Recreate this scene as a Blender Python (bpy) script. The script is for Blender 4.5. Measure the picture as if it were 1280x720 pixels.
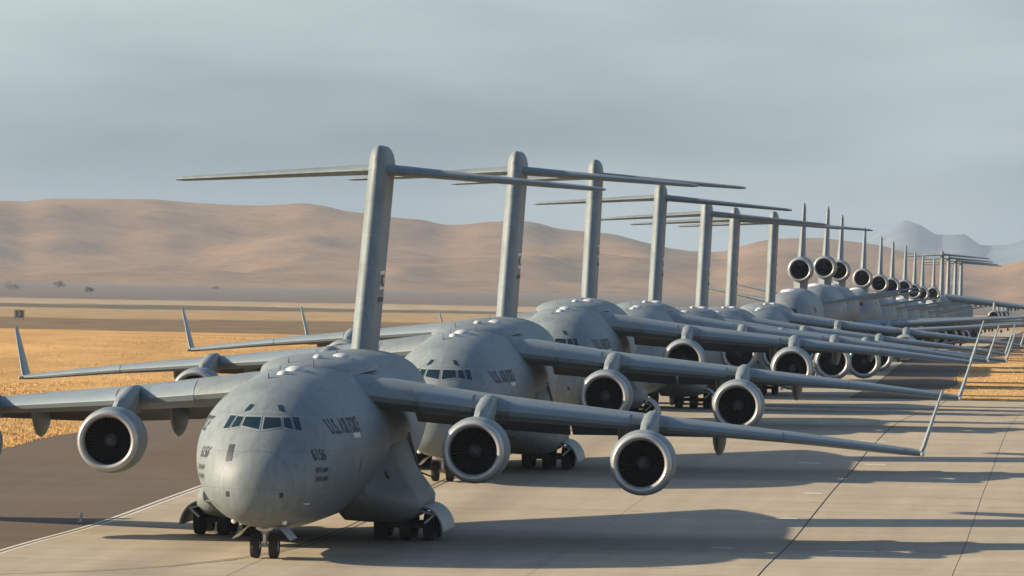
import bpy, bmesh, math, random
import numpy as np
from mathutils import Vector, Matrix, noise
R = math.radians
random.seed(7)
for o in list(bpy.data.objects): bpy.data.objects.remove(o)
scene = bpy.context.scene
col = scene.collection

# ------------------------------------------------------------------ camera
CAMZ = 12.0
FPX, HOR, ROLL = 8047.77, 353.626, R(1.24543)
cd = bpy.data.cameras.new('camera'); cam = bpy.data.objects.new('camera', cd); col.objects.link(cam)
cd.sensor_width = 36; cd.lens = FPX/1280*36; cd.clip_start = 1; cd.clip_end = 90000
cam.matrix_world = Matrix.Translation((0, 0, CAMZ)) @ Matrix.Rotation(R(90)-math.atan((360-HOR)/FPX), 4, 'X') @ Matrix.Rotation(ROLL, 4, 'Z')
scene.camera = cam
# ------------------------------------------------------------------ sun and sky
SUN_EL = 22.0
SX, SY = -1.0, -0.035                       # horizontal direction towards the sun
sd = Vector((SX, SY, 0)).normalized(); sd = Vector((sd.x*math.cos(R(SUN_EL)), sd.y*math.cos(R(SUN_EL)), math.sin(R(SUN_EL))))
sl_ = bpy.data.lights.new('sun', 'SUN'); sun = bpy.data.objects.new('sun', sl_); col.objects.link(sun)
sl_.energy = 5.0; sl_.angle = R(0.6); sl_.color = (1.0, 0.845, 0.615)
sun.rotation_euler = (-sd).to_track_quat('-Z', 'Y').to_euler(); sun.location = (0, 0, 300)
w = bpy.data.worlds.new('World'); scene.world = w; w.use_nodes = True
nt = w.node_tree; nt.nodes.clear()
def N(tree, typ, **kw):
    n = tree.nodes.new(typ)
    for k, v in kw.items():
        if k.startswith('i_'): n.inputs[int(k[2:])].default_value = v
        else: setattr(n, k, v)
    return n
out = N(nt, 'ShaderNodeOutputWorld'); bg = N(nt, 'ShaderNodeBackground'); bg.inputs[1].default_value = 0.09
sky = N(nt, 'ShaderNodeTexSky', sky_type='NISHITA', sun_disc=False, sun_elevation=R(SUN_EL), air_density=1.1, dust_density=1.2, ozone_density=3.0)
sky.sun_rotation = math.atan2(sd.x, sd.y)
tc = N(nt, 'ShaderNodeTexCoord')
mp = N(nt, 'ShaderNodeMapping'); mp.inputs['Scale'].default_value = (1, 1, 4.5); mp.inputs['Location'].default_value = (0.5, 0.5, 0.8)
n1 = N(nt, 'ShaderNodeTexNoise'); n1.inputs['Scale'].default_value = 6.5; n1.inputs['Detail'].default_value = 4; n1.inputs['Roughness'].default_value = .45
rp = N(nt, 'ShaderNodeValToRGB')
rp.color_ramp.elements[0].position = .33; rp.color_ramp.elements[0].color = (.86, 1.32, 1.6, 1)
rp.color_ramp.elements[1].position = .68; rp.color_ramp.elements[1].color = (3.4, 3.95, 4.1, 1)
mx = N(nt, 'ShaderNodeMixRGB')
sz = N(nt, 'ShaderNodeSeparateXYZ'); mz = N(nt, 'ShaderNodeMapRange'); mz.inputs['From Min'].default_value = 0; mz.inputs['From Max'].default_value = .45; mz.inputs['To Min'].default_value = .92; mz.inputs['To Max'].default_value = .05
L = nt.links
L.new(tc.outputs['Generated'], sz.inputs[0]); L.new(sz.outputs[2], mz.inputs[0]); L.new(mz.outputs[0], mx.inputs[0])
L.new(tc.outputs['Generated'], mp.inputs[0]); L.new(mp.outputs[0], n1.inputs['Vector']); L.new(n1.outputs[0], rp.inputs[0])
L.new(sky.outputs[0], mx.inputs[1]); L.new(rp.outputs[0], mx.inputs[2]); L.new(mx.outputs[0], bg.inputs[0]); L.new(bg.outputs[0], out.inputs[0])
scene.view_settings.view_transform = 'Standard'; scene.view_settings.look = 'None'
scene.view_settings.exposure = 1.05; scene.view_settings.gamma = 1.0; scene.view_settings.use_curve_mapping = False
scene.render.engine = 'CYCLES'
scene.render.resolution_x = 1024; scene.render.resolution_y = 576

# ------------------------------------------------------------------ materials
def mat(name, color, rough=.6, metal=0., spec=.5, vary=0., vscale=.5, bump=0., bscale=4., stretch=(1, 1, 1), emit=None, world=False):
    m = bpy.data.materials.new(name); m.use_nodes = True; t = m.node_tree; b = t.nodes['Principled BSDF']
    b.inputs['Base Color'].default_value = (*color, 1); b.inputs['Roughness'].default_value = rough
    b.inputs['Metallic'].default_value = metal; b.inputs['Specular IOR Level'].default_value = spec if name != 'aircraft_grey_paint' else .38
    if vary or bump:
        tcn = N(t, 'ShaderNodeTexCoord'); mpn = N(t, 'ShaderNodeMapping'); mpn.inputs['Scale'].default_value = stretch
        if world:
            ge = N(t, 'ShaderNodeNewGeometry'); t.links.new(ge.outputs['Position'], mpn.inputs[0])
        else: t.links.new(tcn.outputs['Object'], mpn.inputs[0])
    if vary:
        nz = N(t, 'ShaderNodeTexNoise'); nz.inputs['Scale'].default_value = vscale; nz.inputs['Detail'].default_value = 8; nz.inputs['Roughness'].default_value = .62
        r = N(t, 'ShaderNodeValToRGB'); r.color_ramp.elements[0].position = .3; r.color_ramp.elements[1].position = .72
        r.color_ramp.elements[0].color = (*[c*(1-vary) for c in color], 1); r.color_ramp.elements[1].color = (*[min(1, c*(1+vary)) for c in color], 1)
        t.links.new(mpn.outputs[0], nz.inputs['Vector']); t.links.new(nz.outputs[0], r.inputs[0]); t.links.new(r.outputs[0], b.inputs['Base Color'])
        rr = N(t, 'ShaderNodeMapRange'); rr.inputs['To Min'].default_value = max(.03, rough-.12); rr.inputs['To Max'].default_value = min(1, rough+.12)
        t.links.new(nz.outputs[0], rr.inputs[0]); t.links.new(rr.outputs[0], b.inputs['Roughness'])
    if bump:
        n2 = N(t, 'ShaderNodeTexNoise'); n2.inputs['Scale'].default_value = bscale; n2.inputs['Detail'].default_value = 6
        bp = N(t, 'ShaderNodeBump'); bp.inputs['Strength'].default_value = bump; bp.inputs['Distance'].default_value = .05
        t.links.new(mpn.outputs[0], n2.inputs['Vector']); t.links.new(n2.outputs[0], bp.inputs['Height']); t.links.new(bp.outputs[0], b.inputs['Normal'])
    if emit:
        b.inputs['Emission Color'].default_value = (*emit, 1); b.inputs['Emission Strength'].default_value = 1
    return m

def paint_mat(name, color, rough):
    """matt aircraft grey with faint panel seams, panel tone changes and streaked dirt"""
    m = mat(name, color, rough, vary=.10, vscale=.55, stretch=(1, .35, 1))
    t = m.node_tree; b = t.nodes['Principled BSDF']
    src = b.inputs['Base Color'].links[0].from_socket
    tcn = N(t, 'ShaderNodeTexCoord')
    sp = N(t, 'ShaderNodeSeparateXYZ'); t.links.new(tcn.outputs['Object'], sp.inputs[0])
    def seams(ax, period, wd, dark):
        pp = N(t, 'ShaderNodeMath', operation='PINGPONG'); pp.inputs[1].default_value = period/2; t.links.new(sp.outputs[ax], pp.inputs[0])
        gt = N(t, 'ShaderNodeMapRange'); gt.inputs['From Min'].default_value = wd*.4; gt.inputs['From Max'].default_value = wd; gt.inputs['To Min'].default_value = dark; gt.inputs['To Max'].default_value = 1; t.links.new(pp.outputs[0], gt.inputs[0]); return gt.outputs[0]
    a = seams(1, 2.37, .022, .70); b2 = seams(2, 1.43, .018, .78)
    m1 = N(t, 'ShaderNodeMath', operation='MULTIPLY'); t.links.new(a, m1.inputs[0]); t.links.new(b2, m1.inputs[1])
    # each panel and each part a slightly different tone
    fl = N(t, 'ShaderNodeVectorMath', operation='SNAP'); fl.inputs[1].default_value = (50, 2.37, 1.43); t.links.new(tcn.outputs['Object'], fl.inputs[0])
    wn = N(t, 'ShaderNodeTexWhiteNoise'); t.links.new(fl.outputs[0], wn.inputs['Vector'])
    oi = N(t, 'ShaderNodeObjectInfo'); ad = N(t, 'ShaderNodeMath', operation='ADD'); t.links.new(wn.outputs[0], ad.inputs[0]); t.links.new(oi.outputs['Random'], ad.inputs[1])
    tn = N(t, 'ShaderNodeMapRange'); tn.inputs['From Max'].default_value = 2; tn.inputs['To Min'].default_value = .90; tn.inputs['To Max'].default_value = 1.10; t.links.new(ad.outputs[0], tn.inputs[0])
    m2 = N(t, 'ShaderNodeMath', operation='MULTIPLY'); t.links.new(m1.outputs[0], m2.inputs[0]); t.links.new(tn.outputs[0], m2.inputs[1])
    # grime streaked down and aft
    mg = N(t, 'ShaderNodeMapping'); mg.inputs['Scale'].default_value = (1.6, .5, .45); t.links.new(tcn.outputs['Object'], mg.inputs[0])
    gn = N(t, 'ShaderNodeTexNoise'); gn.inputs['Scale'].default_value = 2.2; gn.inputs['Detail'].default_value = 7; gn.inputs['Roughness'].default_value = .7; t.links.new(mg.outputs[0], gn.inputs['Vector'])
    gm = N(t, 'ShaderNodeMapRange'); gm.inputs['From Min'].default_value = .36; gm.inputs['From Max'].default_value = .56; gm.inputs['To Min'].default_value = .80; gm.inputs['To Max'].default_value = 1.0; t.links.new(gn.outputs[0], gm.inputs[0])
    m3 = N(t, 'ShaderNodeMath', operation='MULTIPLY'); t.links.new(m2.outputs[0], m3.inputs[0]); t.links.new(gm.outputs[0], m3.inputs[1])
    mu = N(t, 'ShaderNodeMixRGB', blend_type='MULTIPLY'); mu.inputs[0].default_value = 1
    t.links.new(src, mu.inputs[1]); t.links.new(m3.outputs[0], mu.inputs[2]); t.links.new(mu.outputs[0], b.inputs['Base Color'])
    return m

M = {}
M['grey'] = paint_mat('aircraft_grey_paint', (.160, .186, .192), .56)
M['grey_light'] = mat('slat_grey_paint', (.155, .19, .21), .45, vary=.07, vscale=.8)
M['grey_dark'] = mat('worn_grey_paint', (.085, .09, .094), .6, vary=.2, vscale=1.2)
M['metal'] = mat('polished_intake_metal', (.36, .36, .355), .32, metal=.35, vary=.06, vscale=2)
M['exhaust'] = mat('burnt_exhaust_metal', (.16, .14, .12), .45, metal=.8, vary=.3, vscale=3)
M['shaded_titanium'] = mat('shade_darkened_titanium', (.045, .045, .048), .6, metal=.3, vary=.25, vscale=1.5)  # flap titanium, with the shade under the wing put into its near-black colour
M['duct'] = mat('dark_duct_lining', (.012, .012, .012), .8)
M['fan'] = mat('fan_blade_metal', (.07, .065, .06), .4, metal=.6)
M['black'] = mat('black_paint', (.02, .022, .025), .5)
M['letter'] = mat('dark_grey_lettering', (.022, .025, .03), .7)
M['glass'] = mat('cockpit_glass', (.006, .016, .02), .12, spec=.45)
M['rubber'] = mat('tyre_rubber', (.022, .021, .02), .85, vary=.25, vscale=5)
M['white'] = mat('white_gloss_paint', (.55, .55, .54), .35)
M['dome'] = mat('dome_paint', (.40, .41, .41), .4, vary=.1, vscale=2)
M['frame'] = mat('window_frame_paint', (.20, .22, .225), .5)
M['steel'] = mat('bright_gear_steel', (.62, .62, .6), .3, metal=.5)
M['lamp'] = mat('landing_lamp_glass', (.85, .85, .82), .12)

# ------------------------------------------------------------------ mesh helpers
def pchip(kx, ky):
    kx = np.array(kx, float); ky = np.array(ky, float); d = np.diff(ky)/np.diff(kx); m = np.zeros(len(kx))
    m[0] = d[0]; m[-1] = d[-1]
    for i in range(1, len(kx)-1): m[i] = 0 if d[i-1]*d[i] <= 0 else 2*d[i-1]*d[i]/(d[i-1]+d[i])
    def f(t):
        t = np.asarray(t, float); i = np.clip(np.searchsorted(kx, t)-1, 0, len(kx)-2); h = kx[i+1]-kx[i]; u = (t-kx[i])/h
        return ky[i]*(2*u**3-3*u*u+1)+h*m[i]*(u**3-2*u*u+u)+ky[i+1]*(-2*u**3+3*u*u)+h*m[i+1]*(u**3-u*u)
    return f

class MB:
    def __init__(s): s.v = []; s.f = []
    def add(s, vs, fs):
        o = len(s.v); s.v += [tuple(v) for v in vs]; s.f += [tuple(i+o for i in f) for f in fs]; return s
    def loft(s, rings, close=True, cap0=True, cap1=True):
        n = len(rings[0]); vs = [p for r in rings for p in r]; fs = []
        for i in range(len(rings)-1):
            for j in range(n if close else n-1):
                k = (j+1) % n; fs.append((i*n+j, i*n+k, (i+1)*n+k, (i+1)*n+j))
        if cap0: fs.append(tuple(range(n)))
        if cap1: fs.append(tuple((len(rings)-1)*n+j for j in range(n)))
        return s.add(vs, fs)
    def box(s, c, d, rot=None):
        m = rot or Matrix.Identity(3); c = Vector(c)
        vs = [c + m @ Vector((d[0]/2*a, d[1]/2*b, d[2]/2*e)) for a in (-1, 1) for b in (-1, 1) for e in (-1, 1)]
        return s.add(vs, [(0, 1, 3, 2), (4, 6, 7, 5), (0, 4, 5, 1), (2, 3, 7, 6), (0, 2, 6, 4), (1, 5, 7, 3)])
    def tube(s, a, b, r0, r1=None, n=12):
        a = Vector(a); b = Vector(b); r1 = r0 if r1 is None else r1; q = (b-a).to_track_quat('Z', 'Y')
        rg = [[p + q @ Vector((r*math.cos(2*math.pi*k/n), r*math.sin(2*math.pi*k/n), 0)) for k in range(n)] for p, r in ((a, r0), (b, r1))]
        return s.loft(rg)
    def lathe(s, prof, axis='y', c=(0, 0, 0), n=48, cap0=False, cap1=False):
        rg = []
        for (a, r) in prof:
            ring = []
            for k in range(n):
                u, v = r*math.cos(2*math.pi*k/n), r*math.sin(2*math.pi*k/n)
                ring.append((c[0]+u, c[1]+a, c[2]+v) if axis == 'y' else (c[0]+a, c[1]+u, c[2]+v) if axis == 'x' else (c[0]+u, c[1]+v, c[2]+a))
            rg.append(ring)
        return s.loft(rg, True, cap0, cap1)
    def mesh(s, name, m, smooth=40, fix=True):
        me = bpy.data.meshes.new(name); me.from_pydata(s.v, [], s.f)
        if fix:
            bm = bmesh.new(); bm.from_mesh(me); bmesh.ops.remove_doubles(bm, verts=bm.verts, dist=1e-5); bmesh.ops.recalc_face_normals(bm, faces=bm.faces); bm.to_mesh(me); bm.free()
        me.materials.append(m)
        if smooth:
            me.polygons.foreach_set('use_smooth', [True]*len(me.polygons)); me.set_sharp_from_angle(angle=R(smooth))
        me.update(); return me
    def build(s, name, m, parent=None, smooth=40, fix=True):
        return link(name, s.mesh(name, m, smooth, fix), parent)
def link(name, me, parent=None):
    o = bpy.data.objects.new(name, me); col.objects.link(o); o.parent = parent; return o
def tag(o, label=None, cat=None, group=None, kind=None):
    if label: o['label'] = label
    if cat: o['category'] = cat
    if group: o['group'] = group
    if kind: o['kind'] = kind
    return o
def copy_tree(o, parent=None, skip=()):
    c = o.copy(); col.objects.link(c); c.parent = parent
    for ch in list(o.children):
        if ch.get('unique'): continue
        copy_tree(ch, c)
    return c

# ------------------------------------------------------------------ ground: gently rolling runway, (s across, t along)
SL, OFF = .09031, -32.3695
CC = 1/math.hypot(1, SL)
GK = [(-2000, -13), (0, -12.6), (200, -11.75), (232, -11.4), (255, -11.0), (274, -10.86), (300, -10.35), (323, -9.9), (342, -9.68), (370, -9.15), (393, -8.84), (412, -8.68), (430, -8.66), (454, -8.8), (474, -8.9), (510, -9.35), (540, -9.5), (595, -9.4), (650, -9.0), (712, -8.2), (775, -7.75), (832, -7.9), (906, -8.7), (970, -9.25), (1035, -9.6), (1110, -9.8), (1170, -10.4), (1230, -10.7), (1310, -10.7), (1400, -10.6), (1550, -11), (1750, -11.2), (2500, -12), (4000, -12.5), (90000, -12.6)]
_g = pchip([a for a, b in GK], [b for a, b in GK])
def gz(t): return float(_g(t)) + CAMZ
def st(X, Y): return (X-SL*Y-OFF)*CC, (X*SL+Y)*CC
def xy(s, t): return s*CC+OFF*CC*CC+t*SL*CC, -s*SL*CC-OFF*CC*CC*SL+t*CC
TG = list(np.arange(-600, 200, 40.)) + list(np.arange(200, 1000, 4.)) + list(np.arange(1000, 2000, 10.))
TF = TG + [2000+k*100 for k in range(40)] + [6000*1.2**k for k in range(14)]
def sheet(name, ss, ts, dz, m, parent=None):
    vs = []; n = len(ss)
    for t in ts:
        z = gz(t)+dz
        for s_ in ss:
            x, y = xy(s_(t) if callable(s_) else s_, t); vs.append((x, y, z))
    fs = [(i*n+j, i*n+j+1, (i+1)*n+j+1, (i+1)*n+j) for i in range(len(ts)-1) for j in range(n-1)]
    mb = MB(); mb.v = vs; mb.f = fs
    return mb.build(name, m, parent, smooth=180, fix=False)
def trange(a, b): return [a] + [t for t in TG if a < t < b] + [b]

def ground_material():
    m = bpy.data.materials.new('dry_valley_ground'); m.use_nodes = True; t = m.node_tree; b = t.nodes['Principled BSDF']; b.inputs['Roughness'].default_value = .95; b.inputs['Specular IOR Level'].default_value = .1
    lk = t.links
    ge = N(t, 'ShaderNodeNewGeometry'); sp = N(t, 'ShaderNodeSeparateXYZ'); lk.new(ge.outputs['Position'], sp.inputs[0])
    mp = N(t, 'ShaderNodeMapping'); mp.inputs['Scale'].default_value = (.012, .0035, 0); lk.new(ge.outputs['Position'], mp.inputs[0])
    nz = N(t, 'ShaderNodeTexNoise'); nz.inputs['Scale'].default_value = 1; nz.inputs['Detail'].default_value = 5; lk.new(mp.outputs[0], nz.inputs['Vector'])
    # wobbling distance -> field bands
    a = N(t, 'ShaderNodeMath', operation='MULTIPLY_ADD'); a.inputs[1].default_value = .16; a.inputs[2].default_value = .92; lk.new(nz.outputs[0], a.inputs[0])
    ty = N(t, 'ShaderNodeMath', operation='MULTIPLY'); lk.new(sp.outputs[1], ty.inputs[0]); lk.new(a.outputs[0], ty.inputs[1])
    # bands run slightly oblique across the valley
    ob = N(t, 'ShaderNodeMath', operation='MULTIPLY_ADD'); ob.inputs[1].default_value = -1.1; lk.new(sp.outputs[0], ob.inputs[0]); lk.new(ty.outputs[0], ob.inputs[2])
    mr = N(t, 'ShaderNodeMapRange'); mr.inputs['From Min'].default_value = 0; mr.inputs['From Max'].default_value = 5000; lk.new(ob.outputs[0], mr.inputs[0])
    r = N(t, 'ShaderNodeValToRGB'); cr = r.color_ramp
    stops = [(0, (.53, .325, .128)), (1230, (.51, .31, .125)), (1290, (.19, .135, .075)), (1700, (.17, .125, .08)), (1790, (.36, .25, .13)), (2330, (.34, .25, .15)), (2420, (.12, .10, .07)), (2720, (.13, .11, .08)), (2800, (.38, .30, .20)), (3300, (.33, .26, .18)), (3500, (.15, .12, .105)), (5000, (.15, .125, .11))]
    for i, (p, c) in enumerate(stops):
        e = cr.elements[i] if i < 2 else cr.elements.new(p/5000)
        e.position = p/5000; e.color = (*c, 1)
    lk.new(mr.outputs[0], r.inputs[0])
    m2 = N(t, 'ShaderNodeMapping'); m2.inputs['Scale'].default_value = (.09, .022, .1); lk.new(ge.outputs['Position'], m2.inputs[0])
    n2 = N(t, 'ShaderNodeTexNoise'); n2.inputs['Scale'].default_value = 1; n2.inputs['Detail'].default_value = 9; n2.inputs['Roughness'].default_value = .68; lk.new(m2.outputs[0], n2.inputs['Vector'])
    r2 = N(t, 'ShaderNodeValToRGB'); r2.color_ramp.elements[0].position = .3; r2.color_ramp.elements[1].position = .7
    r2.color_ramp.elements[0].color = (.55, .50, .42, 1); r2.color_ramp.elements[1].color = (1.15, 1.12, 1.05, 1); lk.new(n2.outputs[0], r2.inputs[0])
    mu = N(t, 'ShaderNodeMixRGB', blend_type='MULTIPLY'); mu.inputs[0].default_value = .85; lk.new(r.outputs[0], mu.inputs[1]); lk.new(r2.outputs[0], mu.inputs[2]); lk.new(mu.outputs[0], b.inputs['Base Color'])
    n3 = N(t, 'ShaderNodeTexNoise'); n3.inputs['Scale'].default_value = 1.6; n3.inputs['Detail'].default_value = 4; lk.new(ge.outputs['Position'], n3.inputs['Vector'])
    bp = N(t, 'ShaderNodeBump'); bp.inputs['Strength'].default_value = .6; bp.inputs['Distance'].default_value = .25; lk.new(n3.outputs[0], bp.inputs['Height']); lk.new(bp.outputs[0], b.inputs['Normal'])
    return m

def concrete_material(name, base, streak=.18):
    m = bpy.data.materials.new(name); m.use_nodes = True; t = m.node_tree; b = t.nodes['Principled BSDF']; b.inputs['Roughness'].default_value = .9; b.inputs['Specular IOR Level'].default_value = .15
    lk = t.links; ge = N(t, 'ShaderNodeNewGeometry'); rot = N(t, 'ShaderNodeMapping'); rot.inputs['Rotation'].default_value = (0, 0, math.atan(SL)); lk.new(ge.outputs['Position'], rot.inputs[0])
    def nz(scale, sc, det, lo, hi):
        mp = N(t, 'ShaderNodeMapping'); mp.inputs['Scale'].default_value = scale; lk.new(rot.outputs[0], mp.inputs[0])
        n = N(t, 'ShaderNodeTexNoise'); n.inputs['Scale'].default_value = sc; n.inputs['Detail'].default_value = det; n.inputs['Roughness'].default_value = .65; lk.new(mp.outputs[0], n.inputs['Vector'])
        r = N(t, 'ShaderNodeMapRange'); r.inputs['From Min'].default_value = .25; r.inputs['From Max'].default_value = .75; r.inputs['To Min'].default_value = lo; r.inputs['To Max'].default_value = hi; lk.new(n.outputs[0], r.inputs[0]); return r.outputs[0]
    a = nz((.05, .16, .1), 1, 7, 1-streak, 1+streak*.7)      # broad stains across the lanes
    c = nz((.9, .06, .1), 1, 6, 1-streak*.5, 1+streak*.4)     # tyre-track streaks along the lane
    d = nz((1, 1, 1), 1.4, 8, .93, 1.06)
    m1 = N(t, 'ShaderNodeMath', operation='MULTIPLY'); lk.new(a, m1.inputs[0]); lk.new(c, m1.inputs[1])
    m2 = N(t, 'ShaderNodeMath', operation='MULTIPLY'); lk.new(m1.outputs[0], m2.inputs[0]); lk.new(d, m2.inputs[1])
    # transverse slab joints, a little darker
    sp = N(t, 'ShaderNodeSeparateXYZ'); lk.new(rot.outputs[0], sp.inputs[0])
    fr = N(t, 'ShaderNodeMath', operation='PINGPONG'); fr.inputs[1].default_value = 3.75; lk.new(sp.outputs[1], fr.inputs[0])
    ls = N(t, 'ShaderNodeMath', operation='GREATER_THAN'); ls.inputs[1].default_value = .09; lk.new(fr.outputs[0], ls.inputs[0])
    mr = N(t, 'ShaderNodeMapRange'); mr.inputs['To Min'].default_value = .72; mr.inputs['To Max'].default_value = 1; lk.new(ls.outputs[0], mr.inputs[0])
    m3 = N(t, 'ShaderNodeMath', operation='MULTIPLY'); lk.new(m2.outputs[0], m3.inputs[0]); lk.new(mr.outputs[0], m3.inputs[1])
    ab = N(t, 'ShaderNodeMath', operation='ADD'); ab.inputs[1].default_value = -OFF*CC; lk.new(sp.outputs[0], ab.inputs[0])
    a2 = N(t, 'ShaderNodeMath', operation='ABSOLUTE'); lk.new(ab.outputs[0], a2.inputs[0])
    a3 = N(t, 'ShaderNodeMath', operation='SUBTRACT'); a3.inputs[1].default_value = 3.9; lk.new(a2.outputs[0], a3.inputs[0])
    a4 = N(t, 'ShaderNodeMath', operation='ABSOLUTE'); lk.new(a3.outputs[0], a4.inputs[0])
    rb = N(t, 'ShaderNodeMapRange'); rb.inputs['From Min'].default_value = .5; rb.inputs['From Max'].default_value = 2.0; rb.inputs['To Min'].default_value = .84; rb.inputs['To Max'].default_value = 1; lk.new(a4.outputs[0], rb.inputs[0])
    st_ = nz((.35, .05, .1), 1, 5, .9, 1.06)
    sp1 = nz((.22, .22, .1), 1, 3, 0, 1); spt = N(t, 'ShaderNodeMapRange'); spt.inputs['From Min'].default_value = .02; spt.inputs['From Max'].default_value = .14; spt.inputs['To Min'].default_value = .80; spt.inputs['To Max'].default_value = 1; lk.new(sp1, spt.inputs[0])
    for extra in (rb.outputs[0], st_, spt.outputs[0]):
        mm = N(t, 'ShaderNodeMath', operation='MULTIPLY'); lk.new(m3.outputs[0], mm.inputs[0]); lk.new(extra, mm.inputs[1]); m3 = mm
    hs = N(t, 'ShaderNodeMixRGB', blend_type='MULTIPLY'); hs.inputs[0].default_value = 1; hs.inputs[1].default_value = (*base, 1); lk.new(m3.outputs[0], hs.inputs[2]); lk.new(hs.outputs[0], b.inputs['Base Color'])
    return m
M['ground'] = ground_material()
M['concrete'] = concrete_material('runway_concrete', (.35, .292, .212))
M['asphalt'] = concrete_material('shoulder_asphalt', (.119, .089, .064), .12)
M['joint'] = mat('joint_sealant', (.075, .05, .042), .9)
M['yellow'] = mat('faded_line_paint', (.38, .31, .2), .8, vary=.3, vscale=1.2, world=True)
M['paint'] = mat('white_line_paint', (.5, .46, .38), .8, vary=.15, vscale=2, world=True)

SF = [-30000, -12000, -5000, -2000, -800, -300, -120, -40, 0, 40, 120, 300, 800, 2000, 5000, 12000, 30000]
gr = sheet('ground', SF, TF, -.06, M['ground']); tag(gr, kind='structure')
sh1 = sheet('asphalt_shoulder_left', [lambda t: -27.0+.55*math.sin(t*.09)+.35*math.sin(t*.31), -20, -10.66], trange(-600, 1990), -.02, M['asphalt']); tag(sh1, kind='structure')
sh2 = sheet('asphalt_shoulder_right', [11.0, 15, lambda t: 18.6+.4*math.sin(t*.11)], trange(566, 1990), -.02, M['asphalt']); tag(sh2, kind='structure')
base = sheet('runway', [-10.72, 0, 10.9], trange(-600, 1990), -.012, M['joint']); tag(base, kind='structure')
apron = sheet('apron', [11.0, 40, 120], trange(-600, 565.9), -.012, M['joint']); tag(apron, kind='structure')
sheet('concrete_lane', [-10.66, -5, .0], trange(-600, 1990), .01, M['concrete'], base)
sheet('concrete_lane', [.03, 5, 10.95], trange(-600, 1990), .01, M['concrete'], base)
aw = .055
for a, b in [(10.97, 19.565), (19.635, 26.985), (27.015, 34.4-.02), (34.42, 60), (60.04, 120)]:
    sheet('concrete_lane', [a, (a+b)/2, b], trange(-600, 565.8), .01, M['concrete'], apron)
def stripe(name, pts, wid, dz, m, parent):
    """painted band along (s,t) points"""
    vs = []; fs = []
    for i, (s_, t_) in enumerate(pts):
        a = Vector(pts[max(0, i-1)]); b = Vector(pts[min(len(pts)-1, i+1)]); d = (b-a).normalized(); n = Vector((-d.y, d.x))*wid/2
        for sg in (1, -1):
            x, y = xy(s_+sg*n.x, t_+sg*n.y); vs.append((x, y, gz(t_+sg*n.y)+dz))
    for i in range(len(pts)-1): fs.append((2*i, 2*i+1, 2*i+3, 2*i+2))
    mb = MB(); mb.v = vs; mb.f = fs; return mb.build(name, m, parent, 0, fix=False)
tl = trange(200, 1500)
for s0, wd in ((-10.28, .17), (-10.62, .17)):
    stripe('edge_line', [(s0, t) for t in tl], wd, .016, M['paint'], base)
stripe('edge_line_border', [(-10.45, t) for t in tl], .1, .014, M['joint'], base)
cpts = [(-34+34*min(1, max(0, (k/14)))**.42, 222+2.6*k) for k in range(14)]
cpts = [(-22, 229.5), (-17, 232), (-12, 235), (-8, 238), (-5, 241.2), (-2.8, 245), (-1.2, 249.5), (-.2, 255), (.2, 261)] + [(.25, t) for t in trange(266, 1500)]
for o_, wd, m_ in ((0, .13, 'yellow'), (.15, .09, 'joint'), (-.15, .09, 'joint')):
    stripe('centre_line', [(s_+o_, t_) for s_, t_ in cpts], wd, .016, M[m_], base)
for s0, t0, ln in [(18.75, 316.2, .9), (18.55, 293.6, 1.0), (17.0, 269, .9), (22.4, 269, 1.9), (19.4, 383, 1.5), (17.0, 352, 1.2), (20.6, 352, 1.2), (23.6, 316, 0), (15.2, 420, 1.4), (24, 372, 0)]:
    if ln: stripe('painted_mark', [(s0-ln/2, t0), (s0+ln/2, t0)], .85, .016, M['paint'], apron)

# ------------------------------------------------------------------ hills
def ray(px, py):
    c, s = math.cos(ROLL), math.sin(ROLL); a0, b0 = px-640, py-360
    a = a0*c+b0*s; b = -a0*s+b0*c-(HOR-360); return a/FPX, -b/FPX
def fbm(x, y, o=5, sd_=0): return noise.fractal(Vector((x+sd_*17.3, y+sd_*5.1, sd_*3.7)), 1.0, 2.0, o)
def hills(name, sky_px, r0, r1, rr, nr, na, amp, m, seed, spur):
    az = []; el = []
    for (a, b) in sky_px:
        x, z = ray(a, b); az.append(x); el.append(z)
    lo, hi = az[0], az[-1]
    az = [lo-.25, lo-.12, lo-.05] + az + [hi+.05, hi+.12, hi+.25]; el = [el[0]*.9, el[0]*1.1, el[0]*1.03] + el + [el[-1]*1.1, el[-1]*.8, el[-1]*1.1]
    f = pchip(az, el); vs = []; fs = []
    A = np.linspace(az[0], az[-1], na)
    for i in range(nr):
        u = i/(nr-1); r = r0+(r1-r0)*u
        for a in A:
            X = a*r; e = float(f(a))
            ramp = min(1, (r-r0)/(rr-r0)); ramp = ramp*ramp*(3-2*ramp)
            back = max(0, (r-rr)/(r1-rr)); back = 1-back*back*.9
            top = e*rr+CAMZ
            nx, ny = X/spur, r/spur
            rid = 1-abs(fbm(nx, ny*.55, 4, seed))*2.0
            n = amp*((rid-.75)*1.1 + .45*fbm(nx*2.6, ny*2.2, 4, seed+3))
            z = -14 + (top+14)*ramp*back + n*min(1, ramp*2.0)*(1-.75*math.exp(-((r-rr)/((r1-r0)*.10))**2))
            vs.append((X, r, z))
    for i in range(nr-1):
        for j in range(na-1): fs.append((i*na+j, i*na+j+1, (i+1)*na+j+1, (i+1)*na+j))
    mb = MB(); mb.v = vs; mb.f = fs; o = mb.build(name, m, None, 180, fix=False); return tag(o, kind='structure')
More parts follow.
